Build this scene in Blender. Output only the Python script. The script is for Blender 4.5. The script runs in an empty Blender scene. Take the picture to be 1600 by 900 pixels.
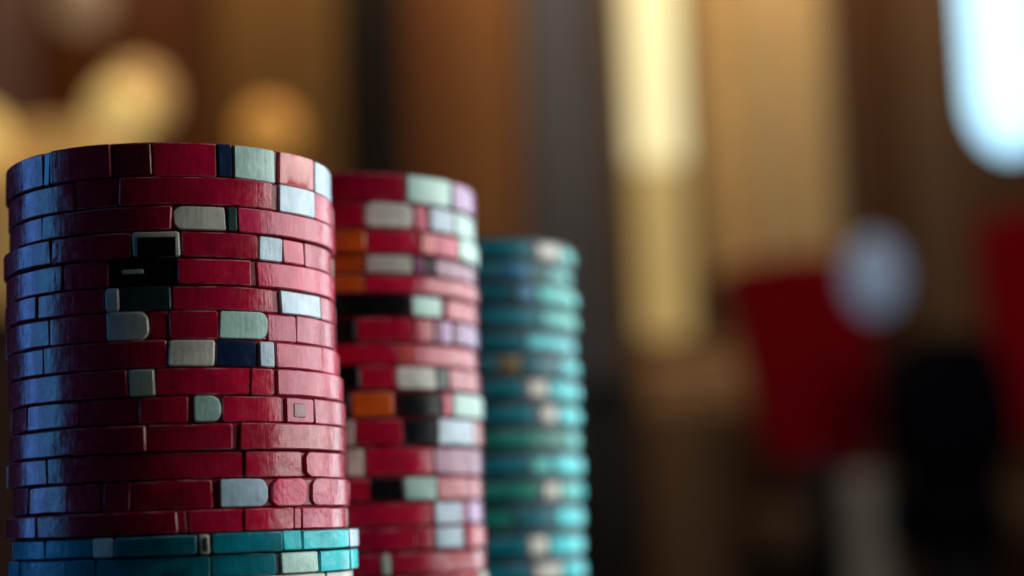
import bpy, bmesh, math, random
from mathutils import Vector, Matrix

random.seed(11)
sc = bpy.context.scene
col = sc.collection
R_ = math.radians

# ------------------------------------------------------------------ camera
cam_data = bpy.data.cameras.new('camera')
cam = bpy.data.objects.new('camera', cam_data)
col.objects.link(cam)
cam_data.sensor_width = 36.0
cam_data.lens = 60.0
cam_data.clip_start = 0.005
cam_data.clip_end = 50.0
cam.matrix_world = (Matrix.Translation((0, 0, 0.0165)) @ Matrix.Rotation(R_(90 + 7.92), 4, 'X')
                    @ Matrix.Rotation(R_(-2.1), 4, 'Z'))
cam_data.dof.use_dof = True
cam_data.dof.focus_distance = 0.1945
cam_data.dof.aperture_fstop = 8.9
sc.camera = cam

# ------------------------------------------------------------------ world: a dim, warm interior
world = bpy.data.worlds.new('World')
sc.world = world
world.use_nodes = True
wb = world.node_tree.nodes['Background']
wb.inputs['Color'].default_value = (0.50, 0.42, 0.38, 1)
wb.inputs['Strength'].default_value = 0.022

# ------------------------------------------------------------------ lamps
def area(name, loc, target, sx, sy, power, color):
    d = bpy.data.lights.new(name, 'AREA')
    d.shape = 'RECTANGLE'; d.size = sx; d.size_y = sy
    d.energy = power; d.color = color
    o = bpy.data.objects.new(name, d)
    col.objects.link(o)
    o.location = loc
    o.rotation_euler = (Vector(target) - Vector(loc)).to_track_quat('-Z', 'Y').to_euler()
    return o

def around(az, dist, z):
    """a point round the chip stacks, az measured from the camera side, positive to the right"""
    return (-0.03 + dist * math.sin(R_(az)), 0.225 - dist * math.cos(R_(az)), z)

# a window at the right (a wide pane and a narrow far pane) and a blue-lit one at the left (two panes)
area('window_light_right', around(104, 0.75, 0.27), (-0.03, 0.225, 0.04), 0.80, 0.55, 9.6, (0.97, 1.0, 0.99))
area('window_light_right_far', around(146, 0.75, 0.20), (-0.03, 0.225, 0.04), 0.20, 0.55, 1.7, (0.86, 0.96, 1.0))
area('window_light_left', around(-82, 0.70, 0.14), (-0.04, 0.21, 0.04), 0.17, 0.46, 1.0, (0.07, 0.42, 1.0))
area('window_light_left_far', around(-101, 0.70, 0.12), (-0.04, 0.21, 0.04), 0.18, 0.50, 1.15, (0.09, 0.33, 1.0))
area('wall_washer', (0.0, 3.75, 2.0), (0.0, 4.2, 0.7), 3.0, 0.12, 25.0, (1.0, 0.72, 0.42))
area('curtain_spot', (0.66, 3.55, 1.75), (0.64, 4.05, 0.95), 0.20, 0.12, 3.3, (1.0, 0.80, 0.48))
area('room_fill', (0.35, 0.95, 1.15), (0.7, 3.0, 0.2), 0.5, 0.5, 16.0, (1.0, 0.86, 0.74))  # added fill from the camera side, no lamp there; brightens chairs and post

# ------------------------------------------------------------------ colour management
sc.view_settings.view_transform = 'Standard'
sc.view_settings.look = 'None'
sc.view_settings.exposure = 0.0
sc.view_settings.gamma = 1.0
sc.view_settings.use_curve_mapping = False
sc.cycles.use_denoising = True
sc.cycles.max_bounces = 8

# ------------------------------------------------------------------ materials
def new_mat(name):
    m = bpy.data.materials.new(name)
    m.use_nodes = True
    nt = m.node_tree
    return m, nt, nt.nodes['Principled BSDF']

def plastic(name, rgb, rough=0.19, var=0.24, bump=0.16, spec=0.42, wear_highlight=False):
    """moulded clay plastic: mottled, lightly scuffed, each block a little different"""
    m, nt, b = new_mat(name)
    N, L = nt.nodes, nt.links
    tc = N.new('ShaderNodeTexCoord')
    oi = N.new('ShaderNodeObjectInfo')
    add = N.new('ShaderNodeVectorMath'); add.operation = 'ADD'
    mulr = N.new('ShaderNodeMath'); mulr.operation = 'MULTIPLY'; mulr.inputs[1].default_value = 3.7
    L.new(oi.outputs['Random'], mulr.inputs[0])
    L.new(tc.outputs['Object'], add.inputs[0]); L.new(mulr.outputs[0], add.inputs[1])
    n1 = N.new('ShaderNodeTexNoise'); n1.inputs['Scale'].default_value = 330; n1.inputs['Detail'].default_value = 5
    n2 = N.new('ShaderNodeTexNoise'); n2.inputs['Scale'].default_value = 2300; n2.inputs['Detail'].default_value = 4
    mp = N.new('ShaderNodeMapping'); mp.inputs['Scale'].default_value = (1, 1, 0.16)
    L.new(add.outputs[0], n1.inputs['Vector'])
    L.new(add.outputs[0], mp.inputs['Vector']); L.new(mp.outputs[0], n2.inputs['Vector'])
    # colour: per-block value shift and mottling
    ramp = N.new('ShaderNodeMapRange'); ramp.inputs['From Min'].default_value = 0.3; ramp.inputs['From Max'].default_value = 0.7
    ramp.inputs['To Min'].default_value = 1 - var; ramp.inputs['To Max'].default_value = 1 + var * 0.6
    L.new(n1.outputs['Fac'], ramp.inputs['Value'])
    rr = N.new('ShaderNodeMapRange'); rr.inputs['To Min'].default_value = 0.80; rr.inputs['To Max'].default_value = 1.18
    L.new(oi.outputs['Random'], rr.inputs['Value'])
    mm = N.new('ShaderNodeMath'); mm.operation = 'MULTIPLY'
    L.new(ramp.outputs[0], mm.inputs[0]); L.new(rr.outputs[0], mm.inputs[1])
    sc_ = N.new('ShaderNodeVectorMath'); sc_.operation = 'SCALE'
    sc_.inputs[0].default_value = rgb
    L.new(mm.outputs[0], sc_.inputs['Scale'])
    # grime specks
    n3 = N.new('ShaderNodeTexNoise'); n3.inputs['Scale'].default_value = 900; n3.inputs['Detail'].default_value = 6; n3.inputs['Roughness'].default_value = 0.7
    L.new(add.outputs[0], n3.inputs['Vector'])
    g = N.new('ShaderNodeMapRange'); g.inputs['From Min'].default_value = 0.62; g.inputs['From Max'].default_value = 0.74
    g.inputs['To Min'].default_value = 0.0; g.inputs['To Max'].default_value = 0.55
    L.new(n3.outputs['Fac'], g.inputs['Value'])
    mix = N.new('ShaderNodeMix'); mix.data_type = 'RGBA'
    mix.inputs['B'].default_value = (rgb[0] * .35 + .01, rgb[1] * .35 + .008, rgb[2] * .35 + .01, 1)
    L.new(g.outputs[0], mix.inputs['Factor']); L.new(sc_.outputs[0], mix.inputs['A'])
    out = mix.outputs['Result']
    if wear_highlight:                                   # edge highlight painted in along with rubbing: paler in irregular patches
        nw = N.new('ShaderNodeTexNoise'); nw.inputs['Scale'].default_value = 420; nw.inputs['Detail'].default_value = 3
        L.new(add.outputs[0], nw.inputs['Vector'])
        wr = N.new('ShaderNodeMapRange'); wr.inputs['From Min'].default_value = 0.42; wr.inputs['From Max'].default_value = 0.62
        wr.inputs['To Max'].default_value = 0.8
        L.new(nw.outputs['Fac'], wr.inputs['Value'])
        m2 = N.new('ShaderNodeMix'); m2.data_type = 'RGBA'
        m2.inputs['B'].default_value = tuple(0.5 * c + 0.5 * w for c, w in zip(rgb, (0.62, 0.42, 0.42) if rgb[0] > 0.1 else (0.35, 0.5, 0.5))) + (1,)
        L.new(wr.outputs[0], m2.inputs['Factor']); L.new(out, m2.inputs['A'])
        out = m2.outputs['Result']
    L.new(out, b.inputs['Base Color'])
    rg = N.new('ShaderNodeMapRange'); rg.inputs['From Min'].default_value = 0.3; rg.inputs['From Max'].default_value = 0.7
    rg.inputs['To Min'].default_value = rough - 0.08; rg.inputs['To Max'].default_value = rough + 0.14
    L.new(n3.outputs['Fac'], rg.inputs['Value']); L.new(rg.outputs[0], b.inputs['Roughness'])
    bm_ = N.new('ShaderNodeBump'); bm_.inputs['Strength'].default_value = bump; bm_.inputs['Distance'].default_value = 0.0002
    sm = N.new('ShaderNodeMath'); sm.operation = 'MULTIPLY_ADD'; sm.inputs[1].default_value = 4.5
    L.new(n1.outputs['Fac'], sm.inputs[0]); L.new(n2.outputs['Fac'], sm.inputs[2])
    L.new(sm.outputs[0], bm_.inputs['Height']); L.new(bm_.outputs[0], b.inputs['Normal'])
    b.inputs['Specular IOR Level'].default_value = spec
    m['rgb'] = rgb
    return m

def simple(name, rgb, rough=0.6, metal=0.0, grain=None, amount=0.35, spec=0.12):
    m, nt, b = new_mat(name)
    N, L = nt.nodes, nt.links
    tc = N.new('ShaderNodeTexCoord'); mp = N.new('ShaderNodeMapping')
    mp.inputs['Scale'].default_value = grain or (6, 6, 6)
    n = N.new('ShaderNodeTexNoise'); n.inputs['Scale'].default_value = 1.0; n.inputs['Detail'].default_value = 5
    L.new(tc.outputs['Object'], mp.inputs['Vector']); L.new(mp.outputs[0], n.inputs['Vector'])
    mix = N.new('ShaderNodeMix'); mix.data_type = 'RGBA'
    mix.inputs['A'].default_value = tuple(c * (1 - amount) for c in rgb) + (1,)
    mix.inputs['B'].default_value = tuple(min(1, c * (1 + amount)) for c in rgb) + (1,)
    L.new(n.outputs['Fac'], mix.inputs['Factor']); L.new(mix.outputs['Result'], b.inputs['Base Color'])
    b.inputs['Roughness'].default_value = rough
    b.inputs['Metallic'].default_value = metal
    b.inputs['Specular IOR Level'].default_value = spec
    return m

def glow(name, rgb, strength):
    m, nt, b = new_mat(name)
    b.inputs['Base Color'].default_value = (*[min(0.8, c) for c in rgb], 1)
    b.inputs['Roughness'].default_value = 0.4
    b.inputs['Emission Color'].default_value = (*rgb, 1)
    b.inputs['Emission Strength'].default_value = strength
    return m

CHIP = {
    'red':    plastic('chip_crimson', (0.44, 0.004, 0.034)),
    'red_sheen':   plastic('chip_crimson_sheen', (0.55, 0.024, 0.085), spec=0.32),  # crimson with the pink sheen of the lit side put into the colour
    'coral':  plastic('chip_coral', (0.62, 0.085, 0.085)),
    'cream':  plastic('chip_cream', (0.62, 0.62, 0.53), 0.28),
    'white':  plastic('chip_white', (0.82, 0.82, 0.72), 0.28),
    'mint':   plastic('chip_mint', (0.44, 0.70, 0.62), 0.30),
    'ice':    plastic('chip_pale_blue', (0.42, 0.57, 0.68), 0.30),
    'sky':    plastic('chip_sky_blue', (0.02, 0.25, 0.46)),
    'smoke':  plastic('chip_smoke', (0.17, 0.012, 0.022)),
    'slate':  plastic('chip_slate', (0.03, 0.06, 0.06), spec=0.25),
    'navy':   plastic('chip_navy', (0.006, 0.020, 0.06), spec=0.3),
    'black':  plastic('chip_black', (0.005, 0.006, 0.008), spec=0.12),
    'teal':   plastic('chip_teal', (0.001, 0.20, 0.265), 0.26, spec=0.24),
    'cyan':   plastic('chip_cyan', (0.004, 0.70, 0.76), 0.22, spec=0.24),
    'aqua':   plastic('chip_aqua', (0.07, 0.70, 0.64), 0.26, spec=0.24),
    'green':  plastic('chip_green', (0.01, 0.25, 0.19), 0.26, spec=0.24),
    'olive':  plastic('chip_olive', (0.24, 0.22, 0.09)),
    'orange': plastic('chip_orange', (0.62, 0.12, 0.012)),
    'lilac':  plastic('chip_lilac', (0.36, 0.16, 0.40)),
    'plum':   plastic('chip_plum', (0.20, 0.015, 0.10)),
    'core_red':  plastic('chip_core_crimson', (0.24, 0.004, 0.020), 0.4),
    'core_teal': plastic('chip_core_teal', (0.001, 0.030, 0.048), 0.5),
}

WORN_HIGHLIGHT = {}  # chamfer copies: all but the dark colours get a painted highlight with rubbing
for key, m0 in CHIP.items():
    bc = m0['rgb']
    WORN_HIGHLIGHT[key] = plastic(m0.name + '_worn_highlight', tuple(bc), 0.30, wear_highlight=not key.startswith(('black', 'core', 'navy', 'slate', 'smoke')))

# ------------------------------------------------------------------ mesh helpers
def link(name, me, mat, parent=None, loc=(0, 0, 0)):
    o = bpy.data.objects.new(name, me)
    col.objects.link(o)
    if mat is not None and not me.materials:
        me.materials.append(mat)
    o.location = loc
    if parent is not None:
        o.parent = parent
    return o

def empty(name, loc, label=None, cat=None, group=None):
    o = bpy.data.objects.new(name, None)
    o.empty_display_size = 0.01
    col.objects.link(o)
    o.location = loc
    if label: o['label'] = label
    if cat: o['category'] = cat
    if group: o['group'] = group
    return o

def finish(verts, faces, name, angle=40):
    me = bpy.data.meshes.new(name)
    me.from_pydata(verts, [], faces)
    bm = bmesh.new(); bm.from_mesh(me)
    bmesh.ops.recalc_face_normals(bm, faces=bm.faces)
    bm.to_mesh(me); bm.free()
    me.shade_smooth()
    me.set_sharp_from_angle(angle=R_(angle))
    return me

def lathe(profile, n=48, name='lathe', angle=40):
    """profile of (radius, z) turned round z"""
    verts, faces, rings = [], [], []
    for r, z in profile:
        if r < 1e-7:
            rings.append([len(verts)]); verts.append((0, 0, z))
        else:
            rings.append(list(range(len(verts), len(verts) + n)))
            verts += [(r * math.cos(2 * math.pi * k / n), r * math.sin(2 * math.pi * k / n), z) for k in range(n)]
    for a, b in zip(rings[:-1], rings[1:]):
        for k in range(n):
            k2 = (k + 1) % n
            if len(a) == 1 and len(b) == 1: continue
            if len(a) == 1: faces.append((a[0], b[k2], b[k]))
            elif len(b) == 1: faces.append((a[k], a[k2], b[0]))
            else: faces.append((a[k], a[k2], b[k2], b[k]))
    return finish(verts, faces, name, angle)

def slab(outline, depth, bev, name='slab', segs=4):
    """outline in x,z extruded along y (centred) and bevelled"""
    bm = bmesh.new()
    vs = [bm.verts.new((x, -depth / 2, z)) for x, z in outline]
    f = bm.faces.new(vs)
    ext = bmesh.ops.extrude_face_region(bm, geom=[f])
    bmesh.ops.translate(bm, verts=[v for v in ext['geom'] if isinstance(v, bmesh.types.BMVert)], vec=(0, depth, 0))
    bmesh.ops.recalc_face_normals(bm, faces=bm.faces)
    if bev:
        bmesh.ops.bevel(bm, geom=list(bm.edges), offset=bev, segments=segs, profile=0.5, affect='EDGES', clamp_overlap=True)
    me = bpy.data.meshes.new(name)
    bm.to_mesh(me); bm.free()
    me.shade_smooth(); me.set_sharp_from_angle(angle=R_(45))
    return me

def box(x0, x1, y0, y1, z0, z1, bev=0.004, name='box'):
    me = slab([(x0, z0), (x1, z0), (x1, z1), (x0, z1)], y1 - y0, bev, name, 2)
    me.transform(Matrix.Translation((0, (y0 + y1) / 2, 0)))
    return me

def arc_block(a0, a1, R, z0, z1, depth, ch, rl, rr, name='edge_block', wob=0.0, slant=0.0):
    """One curved block of a chip's edge: angles in degrees from the camera side, chamfered all round,
    corner radius rl / rr at its left and right end."""
    s0, s1 = R_(a0) * R, R_(a1) * R
    h = z1 - z0
    rl = min(rl, h * 0.48, (s1 - s0) * 0.48); rr = min(rr, h * 0.48, (s1 - s0) * 0.48)
    S = set()
    for k in range(5):
        t = k / 4 * math.pi / 2
        S.add(round(s0 + rl * (1 - math.cos(t)), 7)); S.add(round(s1 - rr * (1 - math.cos(t)), 7))
    n = max(2, int((a1 - a0) / 4))
    for k in range(1, n):
        s = s0 + (s1 - s0) * k / n
        if s0 + rl + 1e-4 < s < s1 - rr - 1e-4: S.add(round(s, 7))
    S.add(round(s0 + ch, 7)); S.add(round(s1 - ch, 7))
    S = sorted(S)
    p1, p2, w1, w2 = (random.uniform(0, 6.28), random.uniform(0, 6.28), random.uniform(350, 900), random.uniform(350, 900))
    p3 = random.uniform(0, 6.28)
    verts, cols = [], []
    for s in S:
        cut = 0.0
        if s - s0 < rl: cut = max(cut, rl - math.sqrt(max(0, rl * rl - (rl - (s - s0)) ** 2)))
        if s1 - s < rr: cut = max(cut, rr - math.sqrt(max(0, rr * rr - (rr - (s1 - s)) ** 2)))
        lo, hi = z0 + cut + wob * (0.5 + 0.5 * math.sin(s * w1 + p1)), z1 - cut - wob * (0.5 + 0.5 * math.sin(s * w2 + p2))
        e = min(1.0, min(s - s0, s1 - s) / ch)           # 0 at the very end, 1 on the face
        dr = wob * 0.7 * math.sin(s * w1 * 0.6 + p3)
        rf = R + dr - ch * (1 - e)
        c = []
        for r, z in ((R - depth, lo), (R - ch, lo), (rf, lo + ch * 0.9), (rf, hi - ch * 0.9), (R - ch, hi), (R - depth, hi)):
            a = (s + slant * (z - (z0 + z1) / 2) / h) / R
            c.append(len(verts)); verts.append((r * math.sin(a), -r * math.cos(a), z))
        cols.append(c)
    faces = []
    for p, q in zip(cols[:-1], cols[1:]):
        for k in range(6):
            k2 = (k + 1) % 6
            faces.append((p[k], p[k2], q[k2], q[k]))
    faces.append(tuple(cols[0])); faces.append(tuple(cols[-1]))
    me = finish(verts, faces, name, 34)
    if wob:                                    # slot 1: chamfers with the painted highlight and rubbing
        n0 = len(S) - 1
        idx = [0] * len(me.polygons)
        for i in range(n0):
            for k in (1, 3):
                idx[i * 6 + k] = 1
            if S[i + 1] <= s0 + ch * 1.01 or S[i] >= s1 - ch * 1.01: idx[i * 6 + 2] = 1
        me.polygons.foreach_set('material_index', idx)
    return me

# chips: base height mm, thickness mm, edge blocks as (from, to, colour) in degrees round the edge
STACKS = [
 dict(name='near', centre=(-0.04151, 0.20625), chips=[
  (56.59, 4.03, [(-80.0, -35.8, 'red'), (-35.8, -32.3, 'sky'), (-32.3, -8.1, 'red'), (-8.1, 5.4, 'smoke'), (5.4, 26.8, 'red'), (26.8, 32.2, 'navy'), (32.2, 49.1, 'mint'), (49.1, 50.5, '-'), (50.5, 70.3, 'coral'), (70.3, 100.0, 'ice')]),
  (53.24, 3.35, [(-80.0, -23.0, 'red'), (-23.0, -6.6, 'red'), (-6.6, 46.3, 'red'), (46.3, 49.0, '-'), (49.0, 69.2, 'ice'), (69.2, 100.0, 'red_sheen')]),
  (50.34, 2.9, [(-80.0, -37.8, 'red'), (-37.8, 10.5, 'red'), (10.5, 28.5, 'cream<'), (28.5, 32.3, 'slate'), (32.3, 100.0, 'red_sheen')]),
  (47.37, 2.96, [(-80.0, -31.3, 'red'), (-31.3, -1.1, 'red'), (-1.1, 14.7, 'frame'), (14.7, 41.4, 'red'), (41.4, 52.0, 'ice'), (52.0, 63.5, 'red_sheen'), (63.5, 100.0, 'red_sheen')]),
  (44.28, 3.09, [(-80.0, -27.3, 'red'), (-27.3, -9.9, 'red'), (-9.9, 12.4, 'black'), (12.4, 37.3, 'red'), (37.3, 39.5, '-'), (39.5, 100.0, 'red_sheen')]),
  (41.42, 2.86, [(-80.0, -39.1, 'red'), (-39.1, -11.2, 'red'), (-11.2, -5.8, 'cream'), (-5.8, 10.7, 'slate'), (10.7, 46.1, 'red'), (46.1, 48.6, '-'), (48.6, 72.1, 'ice'), (72.1, 100.0, 'red_sheen')]),
  (38.14, 3.28, [(-80.0, -33.4, 'red'), (-33.4, -11.0, 'red'), (-11.0, 3.3, 'cream>'), (3.3, 9.4, 'red'), (9.4, 25.4, 'red'), (25.4, 43.0, 'mint>'), (43.0, 56.1, 'red_sheen'), (56.1, 100.0, 'red_sheen')]),
  (35.02, 3.12, [(-80.0, -36.8, 'red'), (-36.8, 8.5, 'red'), (8.5, 23.8, 'cream'), (23.8, 38.4, 'navy'), (38.4, 45.4, 'ice'), (45.4, 70.4, 'red_sheen'), (70.4, 100.0, 'red_sheen')]),
  (31.91, 3.11, [(-80.0, -5.2, 'red'), (-5.2, 3.8, 'cream'), (3.8, 34.5, 'red'), (34.5, 43.3, 'red'), (43.3, 44.6, '-'), (44.6, 100.0, 'red_sheen')]),
  (28.89, 3.02, [(-80.0, -49.3, 'red'), (-49.3, -23.0, 'red'), (-23.0, -2.1, 'red'), (-2.1, 13.6, 'red'), (13.6, 14.8, '-'), (14.8, 24.3, 'mint>'), (24.3, 46.2, 'red'), (46.2, 47.5, '-'), (47.5, 61.1, 'inset'), (61.1, 100.0, 'red_sheen')]),
  (25.81, 3.08, [(-80.0, 0.5, 'red'), (0.5, 28.2, 'red'), (28.2, 30.2, '-'), (30.2, 100.0, 'red')]),
  (22.75, 3.06, [(-80.0, -35.6, 'red'), (-35.6, 32.4, 'red'), (32.4, 55.1, 'red'), (55.1, 57.0, '-'), (57.0, 100.0, 'red_sheen<')]),
  (19.49, 3.26, [(-80.0, -49.5, 'red'), (-49.5, -16.0, 'red'), (-16.0, -14.7, '-'), (-14.7, -5.3, 'red'), (-5.3, 20.3, 'red'), (20.3, 22.3, '-'), (22.3, 39.0, 'ice>'), (39.0, 40.2, '-'), (40.2, 55.4, 'red_sheen<>'), (55.4, 57.9, '-'), (57.9, 100.0, 'red_sheen<>')]),
  (16.86, 2.62, [(-80.0, -40.7, 'red'), (-40.7, 10.4, 'red'), (10.4, 13.4, 'red'), (13.4, 31.4, 'red'), (31.4, 50.6, 'red'), (50.6, 54.4, 'red_sheen'), (54.4, 100.0, 'red_sheen')]),
  (14.6, 2.27, [(-80.0, -39.6, 'teal'), (-39.6, -19.7, 'teal'), (-19.7, -12.2, 'cream'), (-12.2, 13.5, 'teal'), (13.5, 17.8, 'tframe'), (17.8, 41.3, 'teal'), (41.3, 49.2, 'cyan'), (49.2, 76.4, 'cyan'), (76.4, 100.0, 'ice')]),
  (12.06, 2.53, [(-80.0, -55.2, 'teal'), (-55.2, -17.5, 'teal'), (-17.5, 18.3, 'teal'), (18.3, 39.8, 'teal'), (39.8, 41.0, '-'), (41.0, 57.8, 'mint'), (57.8, 78.6, 'cyan'), (78.6, 100.0, 'cyan')]),
 ]),
 dict(name='middle', centre=(-0.02473, 0.24777), chips=[
  (61.02, 4.16, [(-80.0, 32.7, 'red'), (32.7, 57.4, 'mint'), (57.4, 59.3, 'navy'), (59.3, 100.0, 'lilac')]),
  (57.25, 3.78, [(-80.0, 15.1, 'red'), (15.1, 36.2, 'cream<>'), (36.2, 37.9, '-'), (37.9, 44.8, 'red_sheen'), (44.8, 61.2, 'ice'), (61.2, 100.0, 'mint')]),
  (53.85, 3.4, [(-80.0, 14.5, 'orange'), (14.5, 38.3, 'red'), (38.3, 47.2, 'coral'), (47.2, 61.9, 'red_sheen'), (61.9, 100.0, 'mint')]),
  (51.0, 2.85, [(-80.0, 14.3, 'orange'), (14.3, 34.8, 'cream'), (34.8, 41.0, 'plum'), (41.0, 46.8, 'black'), (46.8, 100.0, 'plum')]),
  (48.33, 2.66, [(-80.0, 14.1, 'orange'), (14.1, 100.0, 'red')]),
  (45.15, 3.18, [(-80.0, 32.7, 'black'), (32.7, 33.8, '-'), (33.8, 50.0, 'mint'), (50.0, 52.6, '-'), (52.6, 100.0, 'red')]),
  (41.63, 3.52, [(-80.0, 10.9, 'black'), (10.9, 35.5, 'red'), (35.5, 45.7, 'red'), (45.7, 49.6, 'plum'), (49.6, 57.2, 'lilac'), (57.2, 60.4, 'plum'), (60.4, 100.0, 'lilac')]),
  (38.56, 3.07, [(-80.0, 27.6, 'red'), (27.6, 35.2, 'coral'), (35.2, 100.0, 'red')]),
  (35.16, 3.4, [(-80.0, 11.5, 'black'), (11.5, 25.9, 'red'), (25.9, 45.9, 'cream'), (45.9, 52.8, 'slate'), (52.8, 100.0, 'red')]),
  (31.52, 3.65, [(-80.0, 7.3, 'black'), (7.3, 24.1, 'orange'), (24.1, 26.3, '-'), (26.3, 48.3, 'black'), (48.3, 53.4, 'red_sheen'), (53.4, 100.0, 'mint')]),
  (27.63, 3.89, [(-80.0, 3.1, 'red'), (3.1, 8.0, 'cream'), (8.0, 28.1, 'red'), (28.1, 44.1, 'black'), (44.1, 70.8, 'ice'), (70.8, 100.0, 'red')]),
  (23.59, 4.04, [(-80.0, 5.4, 'red'), (5.4, 13.0, 'cream'), (13.0, 43.6, 'red'), (43.6, 100.0, 'plum')]),
  (20.25, 3.34, [(-80.0, 15.0, 'red'), (15.0, 28.9, 'black'), (28.9, 45.0, 'mint'), (45.0, 100.0, 'red')]),
  (16.85, 3.41, [(-80.0, 42.8, 'red'), (42.8, 59.2, 'ice'), (59.2, 64.7, 'plum'), (64.7, 100.0, 'lilac')]),
  (13.54, 3.31, [(-80.0, 32.7, 'red'), (32.7, 41.6, 'red'), (41.6, 59.3, 'ice'), (59.3, 62.6, '-'), (62.6, 100.0, 'red')]),
  (10.34, 3.21, [(-80.0, 18.3, 'red'), (18.3, 22.7, 'cream'), (22.7, 100.0, 'red')]),
 ]),
 dict(name='far', centre=(-0.00874, 0.29387), chips=[
  (59.61, 3.87, [(-80.0, 40.7, 'teal'), (40.7, 60.8, 'white'), (60.8, 100.0, 'aqua')]),
  (56.18, 3.43, [(-80.0, 21.3, 'teal'), (21.3, 40.7, 'sky'), (40.7, 51.6, 'green'), (51.6, 100.0, 'aqua')]),
  (52.24, 3.95, [(-80.0, 27.0, 'teal'), (27.0, 40.7, 'sky'), (40.7, 100.0, 'aqua')]),
  (48.2, 4.03, [(-80.0, 42.3, 'teal'), (42.3, 100.0, 'aqua')]),
  (44.3, 3.91, [(-80.0, 34.0, 'teal'), (34.0, 100.0, 'cyan')]),
  (40.4, 3.89, [(-80.0, 17.9, 'teal'), (17.9, 30.1, 'olive'), (30.1, 56.3, 'teal'), (56.3, 100.0, 'cyan')]),
  (36.43, 3.98, [(-80.0, 31.5, 'teal'), (31.5, 46.2, 'white'), (46.2, 100.0, 'cyan')]),
  (32.26, 4.17, [(-80.0, 38.9, 'teal'), (38.9, 53.1, 'white'), (53.1, 100.0, 'cyan')]),
  (28.22, 4.04, [(-80.0, 61.7, 'green'), (61.7, 100.0, 'aqua')]),
  (23.89, 4.33, [(-80.0, 32.3, 'teal'), (32.3, 48.3, 'aqua'), (48.3, 100.0, 'cyan')]),
  (19.78, 4.1, [(-80.0, 39.6, 'green'), (39.6, 53.4, 'white'), (53.4, 74.3, 'aqua'), (74.3, 100.0, 'cyan')]),
  (15.29, 4.49, [(-80.0, 23.5, 'green'), (23.5, 48.6, 'teal'), (48.6, 100.0, 'cyan')]),
  (10.82, 4.47, [(-80.0, 30.6, 'teal'), (30.6, 44.3, 'white'), (44.3, 100.0, 'cyan')]),
  (6.78, 4.04, [(-80.0, 32.3, 'teal'), (32.3, 53.5, 'white'), (53.5, 100.0, 'cyan')]),
 ]),
]

# ------------------------------------------------------------------ setting: table, floor, wall
wood_dark = simple('table_wood', (0.035, 0.018, 0.010), 0.35, grain=(3, 40, 40))
felt = simple('table_felt', (0.020, 0.035, 0.028), 0.9, grain=(900, 900, 900), amount=0.25)
table = empty('table', (0.0, 0.02, -0.745), 'dark table carrying the three stacks of poker chips', 'table')
link('table_top', box(-0.55, 0.55, -0.31, 0.345, 0.715, 0.742, 0.006), wood_dark, table)
link('felt', box(-0.53, 0.53, -0.29, 0.325, 0.7425, 0.745, 0.001), felt, table)
link('pedestal', lathe([(0, 0), (0.24, 0), (0.24, 0.02), (0.07, 0.05), (0.045, 0.12), (0.045, 0.66), (0.10, 0.714), (0, 0.714)], 40), wood_dark, table)

floor = link('floor', box(-3.2, 3.2, -1.2, 4.6, -0.80, -0.745, 0), simple('floor_carpet', (0.035, 0.018, 0.014), 0.95, grain=(30, 30, 30)))
floor['kind'] = 'structure'

wall = link('wall', box(-3.0, 3.0, 4.24, 4.36, -0.745, 2.3, 0), simple('wall_plaster', (0.05, 0.03, 0.02), 0.8))
wall['kind'] = 'structure'
def wood(name, rgb): return simple(name, rgb, 0.5, grain=(28, 28, 1.6), amount=0.45)
PANELS = [(-2.2, -1.19, wood('panel_walnut', (0.085, 0.050, 0.046))),
          (-1.18, -0.735, wood('panel_mahogany', (0.066, 0.020, 0.005))),
          (-0.725, -0.42, wood('panel_oak', (0.125, 0.066, 0.020))),
          (-0.41, -0.256, wood('panel_recess_dark', (0.004, 0.002, 0.002))),  # near-black colour painted for the shade of a recess
          (-0.246, -0.13, wood('panel_cherry', (0.10, 0.036, 0.012))),
          (-0.126, 0.043, wood('panel_teak', (0.175, 0.078, 0.028))),
          (0.053, 0.255, wood('panel_ash', (0.09, 0.095, 0.125))),
          (0.265, 0.475, wood('panel_honey', (0.20, 0.12, 0.05))),
          (0.485, 0.80, wood('panel_honey_dark', (0.15, 0.08, 0.03))),
          (0.81, 0.99, wood('panel_rosewood', (0.060, 0.022, 0.006))),
          (1.0, 2.2, wood('panel_brown', (0.085, 0.042, 0.018)))]
for x0, x1, m in PANELS:
    link('panel', box(x0, x1, 4.20, 4.2395, -0.74, 2.25, 0.006), m, wall)

# ------------------------------------------------------------------ blurred things in the background
brass = simple('brass', (0.45, 0.30, 0.10), 0.35, 1.0)
black_metal = simple('black_metal', (0.006, 0.005, 0.006), 0.5)

def capsule(r, z0, z1, n=10):
    p = [(r * math.sin(k / n * math.pi / 2), z0 + r - r * math.cos(k / n * math.pi / 2)) for k in range(n + 1)]
    return p + [(r, z1), (0, z1)]

# tall glowing tube lamp on the wall
t = empty('tube_lamp', (0.354, 3.95, 0.44), 'tall glowing gold tube lamp on the wall behind the chips', 'lamp')
link('upper_tube', lathe(capsule(0.062, 0.37, 1.25), 40), glow('tube_glow', (1.0, 0.84, 0.46), 0.80), t)
link('lower_tube', lathe([(0, 0.0), (0.05, 0.0), (0.060, 0.02), (0.060, 0.40), (0, 0.40)], 40), glow('tube_glow_low', (0.47, 0.33, 0.12), 0.70), t)
link('top_cap', lathe([(0, 1.2505), (0.10, 1.2505), (0.10, 1.30), (0.04, 1.33), (0, 1.33)], 40), brass, t)
link('back_plate', box(-0.05, 0.05, 0.14, 0.246, 0.1, 1.28, 0.004), brass, t)

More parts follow.
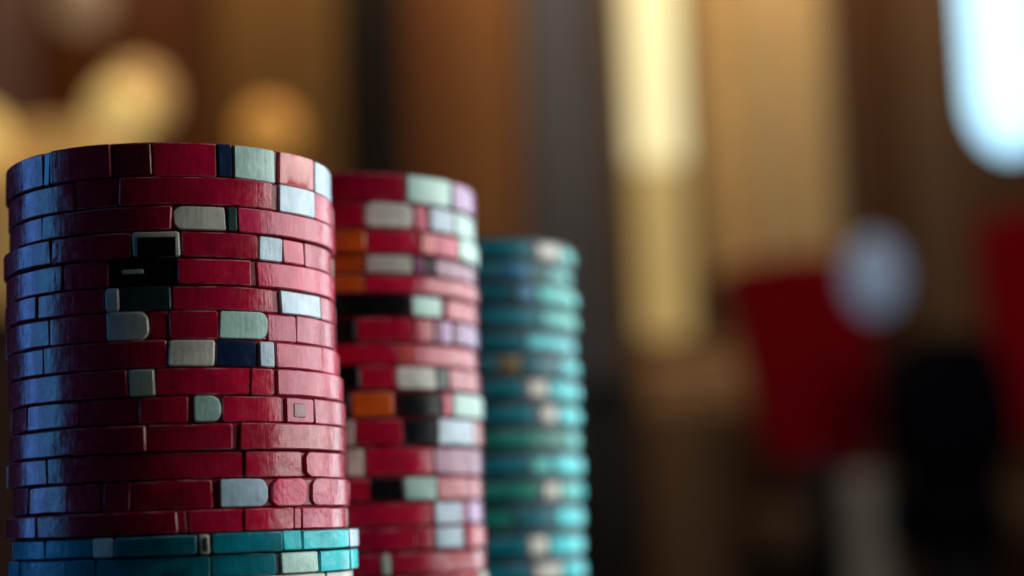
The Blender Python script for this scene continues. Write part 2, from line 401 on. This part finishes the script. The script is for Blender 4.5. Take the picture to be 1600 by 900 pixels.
# pale hanging lamp at the right
t = empty('pendant_lamp', (1.030, 3.4, 0.730), 'large cool white glowing lamp at the upper right', 'lamp')
link('glass', lathe([(r, z if z > 0.2 else z * 1.5) for r, z in capsule(0.080, 0.0, 0.95)], 40), glow('cool_glow', (0.42, 0.76, 1.0), 2.1), t)
link('cap', lathe([(0, 0.951), (0.108, 0.951), (0.108, 1.0), (0.03, 1.05), (0, 1.05)], 32), black_metal, t)
link('arm', box(-0.012, 0.012, 0.0, 0.80, 1.051, 1.075, 0.003), black_metal, t)

# pleated gold curtain
cv, cf = [], []
NX, NZ = 90, 8
for i in range(NX + 1):
    x = -0.165 + 0.33 * i / NX
    ph = i / NX * math.pi * 2 * 2.0
    for k in range(NZ + 1):
        z = 1.45 * k / NZ
        d = 0.030 * math.sin(ph + 0.25 * math.sin(z * 3)) + 0.012 * math.sin(ph * 0.5 + 1.3)
        cv.append((x, d, z))
n1 = len(cv)
cv += [(x, y + 0.004, z) for x, y, z in cv[:n1]]
for i in range(NX):
    for k in range(NZ):
        a = i * (NZ + 1) + k; b = a + NZ + 1
        cf += [(a, b, b + 1, a + 1), (n1 + a, n1 + a + 1, n1 + b + 1, n1 + b)]
    a = i * (NZ + 1); b = a + NZ + 1
    cf += [(a, n1 + a, n1 + b, b), (a + NZ, b + NZ, n1 + b + NZ, n1 + a + NZ)]
for i in (0, NX):
    for k in range(NZ):
        a = i * (NZ + 1) + k
        cf.append((a, a + 1, n1 + a + 1, n1 + a))
t = empty('curtain', (0.640, 4.08, 0.60), 'blurred pleated tan gold curtain beside the tall lamp', 'curtain')
link('cloth', finish(cv, cf, 'cloth', 60), simple('curtain_cloth', (0.50, 0.34, 0.17), 0.7, grain=(60, 60, 8), amount=0.2), t)
link('rod', box(-0.19, 0.19, -0.012, 0.012, 1.452, 1.476, 0.004), brass, t)
for s in (-1, 1):
    link('bracket', box(s * 0.185 - 0.006, s * 0.185 + 0.006, 0.0125, 0.119, 1.455, 1.473, 0.002), brass, t)

# round wall lamps at the left
def wall_lamp(loc, r, rgb, strength, label):
    t = empty('wall_lamp', loc, label, 'lamp', 'round lamps on the wall')
    n = 12
    prof = [(r * math.sin(k / n * math.pi), -r * math.cos(k / n * math.pi)) for k in range(n + 1)]
    prof[0] = (0, -r); prof[-1] = (0, r)
    link('globe', lathe(prof, 32), glow('globe_glow', rgb, strength), t)
    d = 4.195 - loc[1]
    link('bracket', box(-0.012, 0.012, r + 0.001, d, -0.012, 0.012, 0.003), brass, t)
wall_lamp((-0.880, 3.80, 0.985), 0.072, (0.80, 0.56, 0.19), 0.60, 'brightest round yellow lamp above the front stack')
wall_lamp((-0.878, 3.965, 1.056), 0.088, (0.42, 0.26, 0.10), 0.62, 'dim tan globe added as the halo of the brightest round lamp')  # added globe that gives the bright lamp its halo
wall_lamp((-0.540, 3.80, 0.925), 0.068, (0.62, 0.29, 0.060), 0.48, 'orange round lamp just above the right of the front stack')
wall_lamp((-0.965, 3.80, 1.250), 0.072, (0.20, 0.125, 0.070), 0.80, 'dim grey brown round lamp at the top left')
wall_lamp((-1.215, 3.80, 0.930), 0.080, (0.85, 0.58, 0.19), 0.65, 'round yellow lamp cut by the left edge')

# added lit shade low on the left, standing in for a tan glow
t = empty('added_glow', (-1.06, 4.02, 0.58), 'wide tan glow shaped as an added lit shade behind the front stack at left', 'lamp')
link('shade', lathe([(0.0, 0.0), (0.20, 0.0), (0.21, 0.03), (0.175, 0.38), (0.16, 0.40), (0, 0.40)], 40), glow('shade_glow', (0.44, 0.26, 0.085), 0.42), t)
link('base', box(-0.05, 0.05, 0.10, 0.175, 0.05, 0.12, 0.004), brass, t)

# dark cabinet, and a wooden box on it
cab = simple('cabinet_dark', (0.12, 0.066, 0.032), 0.55, grain=(30, 30, 3))
t = empty('cabinet', (0.50, 3.86, -0.745), 'low dark brown cabinet under the tall lamp', 'cabinet')
link('body', box(-0.22, 0.40, -0.20, 0.24, 0.06, 1.0, 0.006), cab, t)
for k in range(2):
    d = link('door', box(-0.21 + 0.305 * k, 0.085 + 0.305 * k, -0.222, -0.2005, 0.09, 0.965, 0.004), cab, t)
    link('handle', box(0.05 + 0.07 * k, 0.062 + 0.07 * k, -0.240, -0.2225, 0.5, 0.62, 0.003), brass, d)
link('plinth', box(-0.20, 0.38, -0.17, 0.22, 0.0, 0.0595, 0.003), black_metal, t)
t = empty('wooden_box', (0.415, 3.86, 0.2555), 'small tan wooden box on the dark cabinet', 'box')
link('body', box(-0.125, 0.125, -0.10, 0.10, 0.0, 0.115, 0.006), wood('box_wood', (0.48, 0.27, 0.12)), t)
link('lid', box(-0.130, 0.130, -0.105, 0.105, 0.1155, 0.145, 0.006), wood('box_lid_wood', (0.36, 0.20, 0.085)), t)
t = empty('black_column', (0.19, 3.5, -0.745), 'black column right behind the far teal stack', 'column')
link('shaft', box(-0.075, 0.055, -0.07, 0.07, 0.05, 1.02, 0.01), black_metal, t)
link('base', box(-0.085, 0.065, -0.08, 0.08, 0.0, 0.0495, 0.004), black_metal, t)
link('top_plate', box(-0.085, 0.065, -0.08, 0.08, 1.0205, 1.05, 0.006), black_metal, t)

# chairs
def chair(loc, rz, top_w, bot_w, back_z0, back_z1, mat, label, base_r=0.045, seat_w=0.20):
    t = empty('chair', loc, label, 'chair', 'tall chairs in the background')
    t.rotation_euler.z = R_(rz)
    o = []
    w0, w1 = bot_w / 2, top_w / 2
    for k in range(13):                                   # slightly crowned top
        u = 1 - 2 * k / 12
        o.append((w1 * u, back_z1 - 0.018 * u * u))
    o += [(-w0 - (w1 - w0) * 0.55, (back_z0 + back_z1) / 2), (-w0, back_z0 + 0.03), (-w0 * 0.7, back_z0),
          (w0 * 0.7, back_z0), (w0, back_z0 + 0.03), (w0 + (w1 - w0) * 0.55, (back_z0 + back_z1) / 2)]
    link('backrest', slab(o, 0.07, 0.02), mat, t)
    link('seat', box(-seat_w, seat_w, -0.40, -0.0355, back_z0 - 0.16, back_z0 - 0.07, 0.02), brown_cloth, t)
    link('back_bracket', box(-0.03, 0.03, 0.0355, 0.05, back_z0 - 0.20, back_z0 + 0.02, 0.003), black_metal, t)
    link('seat_frame', box(-0.12, 0.12, -0.33, 0.05, back_z0 - 0.185, back_z0 - 0.1605 - 0.0405, 0.003), black_metal, t)
    h = back_z0 - 0.202
    link('pedestal', lathe([(0, 0), (0.20, 0), (0.20, 0.015), (base_r * 1.3, 0.04), (base_r, 0.08), (base_r, h), (0, h)], 32), brown_cloth, t, (0, -0.16, 0))
    return t
brown_cloth = simple('brown_leather', (0.075, 0.042, 0.020), 0.6, grain=(40, 40, 40), amount=0.2)
red_cloth = simple('red_leather', (0.18, 0.001, 0.006), 0.7, grain=(40, 40, 40), amount=0.2, spec=0.02)
black_cloth = simple('black_leather', (0.001, 0.001, 0.003), 0.7, grain=(40, 40, 40), amount=0.2, spec=0.02)
chair((0.533, 3.05, -0.745), 180, 0.30, 0.195, 0.845, 1.225, red_cloth, 'dark red tapered chair back left of the blue grey globe', seat_w=0.10)
chair((0.92, 2.85, -0.745), 180, 0.27, 0.23, 0.86, 1.26, red_cloth, 'dark red chair cut off by the right edge', seat_w=0.10)

# black rounded seat in front
t = empty('armchair', (0.603, 2.40, -0.745), 'black rounded high chair between the two red chairs', 'chair', 'tall chairs in the background')
o = [(0.055, 0.995), (0.03, 1.003), (-0.03, 1.003), (-0.055, 0.995), (-0.078, 0.95), (-0.086, 0.895), (-0.080, 0.85), (-0.06, 0.80),
     (0.06, 0.80), (0.080, 0.85), (0.086, 0.895), (0.078, 0.95)]
link('backrest', slab(o, 0.12, 0.02), black_cloth, t)
link('seat', box(-0.062, 0.062, -0.06, 0.30, 0.70, 0.799, 0.02), black_cloth, t)
link('pedestal', lathe([(0, 0), (0.20, 0), (0.20, 0.02), (0.06, 0.06), (0.058, 0.699), (0, 0.699)], 32), black_metal, t)

# globe lamp on a grey post
grey = simple('grey_post', (0.20, 0.19, 0.17), 0.6)
t = empty('globe_lamp', (0.528, 2.60, -0.745), 'dim blue grey oval globe lamp on a grey post', 'lamp')
n = 12
gp = [(0.045 * math.sin(k / n * math.pi), 1.121 - 0.062 * math.cos(k / n * math.pi)) for k in range(n + 1)]
gp[0] = (0, 1.059); gp[-1] = (0, 1.183)
link('globe', lathe(gp, 36), glow('blue_globe', (0.12, 0.165, 0.235), 0.75), t, (0.030, 0, 0))
link('stem', lathe([(0, 0.82), (0.009, 0.82), (0.009, 1.0585), (0, 1.0585)], 16), black_metal, t, (0.030, 0, 0))
link('post', lathe([(0, 0.03), (0.042, 0.03), (0.042, 0.81), (0.03, 0.8195), (0, 0.8195)], 32), grey, t)
link('foot', lathe([(0, 0), (0.14, 0), (0.14, 0.015), (0.05, 0.0295), (0, 0.0295)], 32), black_metal, t)

# ------------------------------------------------------------------ poker chips
ORD = ['topmost', 'second', 'third', 'fourth', 'fifth', 'sixth', 'seventh', 'eighth', 'ninth', 'tenth', 'eleventh',
       'twelfth', 'thirteenth', 'fourteenth', 'fifteenth', 'sixteenth', 'seventeenth', 'eighteenth', 'nineteenth', 'twentieth']
WORD = {'white': 'white', 'cream': 'cream', 'mint': 'mint', 'ice': 'pale blue', 'sky': 'sky blue', 'navy': 'navy', 'black': 'black',
        'orange': 'orange', 'lilac': 'lilac', 'coral': 'coral', 'olive': 'olive', 'green': 'green', 'slate': 'slate',
        'frame': 'black-centred cream', 'cyan': 'cyan', 'plum': 'plum', 'smoke': 'smoky'}
STACK_WORDS = {'near': 'sharp front stack', 'middle': 'blurred middle stack', 'far': 'small far stack'}
GROUP = {'near': 'chips of the front stack', 'middle': 'chips of the middle stack', 'far': 'chips of the far stack'}

def base_of(c): return c.strip('<>')

def build_chip(stack, k, z, t, segs, centre):
    main = 'teal' if any(base_of(c) in ('teal', 'cyan', 'green') for _, _, c in segs) else 'red'
    R = 0.0195
    if stack == 'near':
        R += 0.00035 * min(1, k / 13)
        if main == 'teal': R = 0.0203
        centre = (centre[0] + 0.0009 * min(1, k / 13) + (0.0006 if main == 'teal' else 0), centre[1])
    seen = []
    for _, _, c in segs:
        w = WORD.get(base_of(c))
        if w and w not in seen: seen.append(w)
    body = 'crimson' if main == 'red' else 'teal'
    label = f"{ORD[k]} chip {'of' if k == 0 else 'down'} the {STACK_WORDS[stack]}, {body}"
    if seen: label += ' with ' + ' and '.join(seen[:2]) + ' blocks'
    jit = 0.0003
    root = empty('poker_chip', (centre[0] + random.uniform(-jit, jit), centre[1] + random.uniform(-jit, jit), z),
                 label, 'poker chip', GROUP[stack])
    root.rotation_euler = (R_(random.uniform(-.12, .12)), R_(random.uniform(-.12, .12)), 0)
    rc = R - (0.00034 if stack == 'near' else 0.0005)
    c = 0.00025
    prof = [(0, 0.00012), (0.0125, 0.00012), (0.0127, 0.00001), (rc - c, 0.00001), (rc, c), (rc, t - c), (rc - c, t - 0.00001), (0.0127, t - 0.00001), (0.0125, t - 0.00012), (0, t - 0.00012)]
    link('core', lathe(prof, 72, 'core', 35), CHIP['core_' + main], root)
    # the far side, not in the photograph: plain blocks with a spot now and then
    full = list(segs)
    a = 100.0
    while a < 279:
        b = min(280.0, a + random.choice((18, 26, 34, 44)))
        if 280 - b < 8: b = 280.0
        full.append((a, b, random.choice((main, main, main, 'cream' if main == 'red' else 'cyan'))))
        a = b
    inset = {'near': 0.00003, 'middle': 0.00013, 'far': 0.0006}[stack]
    for q, (a0, a1, cc) in enumerate(full):
        kind = base_of(cc)
        if kind == '-': continue
        lo = inset + random.uniform(0, 0.00010); hi = t - inset - random.uniform(0, 0.00010)
        big = min(0.0011, t * 0.36)
        sm = 0.00022
        rl = big if '<' in cc else sm + random.uniform(0, .00015)
        rr = big if '>' in cc else sm + random.uniform(0, .00015)
        Rb = R + random.uniform(-0.00016, 0.00012)
        light = kind in ('cream', 'white', 'mint', 'ice', 'frame', 'tframe')
        if light: Rb += 0.00010
        gg = (0.45 if light or kind in ('black', 'navy') else 0.2) * random.uniform(0.3, 1.3)
        mat = {'frame': 'cream', 'tframe': 'cream', 'inset': 'red_sheen'}.get(kind, kind)
        me = arc_block(a0 + gg, a1 - gg, Rb, lo, hi, 0.0022, {'near': 0.00014, 'middle': 0.0002, 'far': 0.0006}[stack], rl, rr,
                       wob=random.uniform(0.00002, 0.00009), slant=random.uniform(-0.00022, 0.00022))
        o = link('edge_spot' if light else 'edge_block', me, CHIP[mat], root)
        me.materials.append(WORN_HIGHLIGHT[mat])
        if kind == 'frame':
            link('inset', arc_block(a0 + 1.7, a1 - 1.4, Rb + 0.00012, lo + 0.00002, hi - 0.0006, 0.0008, 0.0001, 0.0001, 0.0001), CHIP['black'], o)
        elif kind == 'black' and stack == 'near' and k == 4:
            link('pale_mark', arc_block(a0 + 4.5, a0 + 11.5, Rb + 0.00014, t * 0.44, t * 0.60, 0.0007, 0.00003, 0.00025, 0.00025), CHIP['cream'], o)
        elif kind == 'tframe':
            link('inset', arc_block(a0 + 1.9, a1 - 1.0, Rb + 0.00012, lo + 0.0003, hi - 0.0004, 0.0008, 0.0001, 0.0001, 0.0001), CHIP['slate'], o)
        elif kind == 'inset':
            link('inset', arc_block(a0 + 3.2, a1 - 4.5, Rb + 0.00010, lo + 0.0006, hi - 0.0006, 0.0008, 0.0001, 0.0002, 0.0002), CHIP['smoke'], o)
    return root

for st in STACKS:
    name, centre = st['name'], st['centre']
    k = 0
    for z, t, segs in st['chips']:
        build_chip(name, k, z / 1000, t / 1000, segs, centre)
        k += 1
    # the chips below, down to the felt
    z = st['chips'][-1][0] / 1000
    n = max(1, round(z / 0.0032))
    low = 'teal' if name in ('near', 'far') else 'red'
    for q in range(n):
        segs, a = [], -80.0
        while a < 99:
            b = min(100.0, a + random.choice((22, 30, 40)))
            if 100 - b < 10: b = 100.0
            segs.append((a, b, random.choice((low, low, 'cream')))); a = b
        build_chip(name, k, z * (n - 1 - q) / n, z / n, segs, centre)
        k += 1
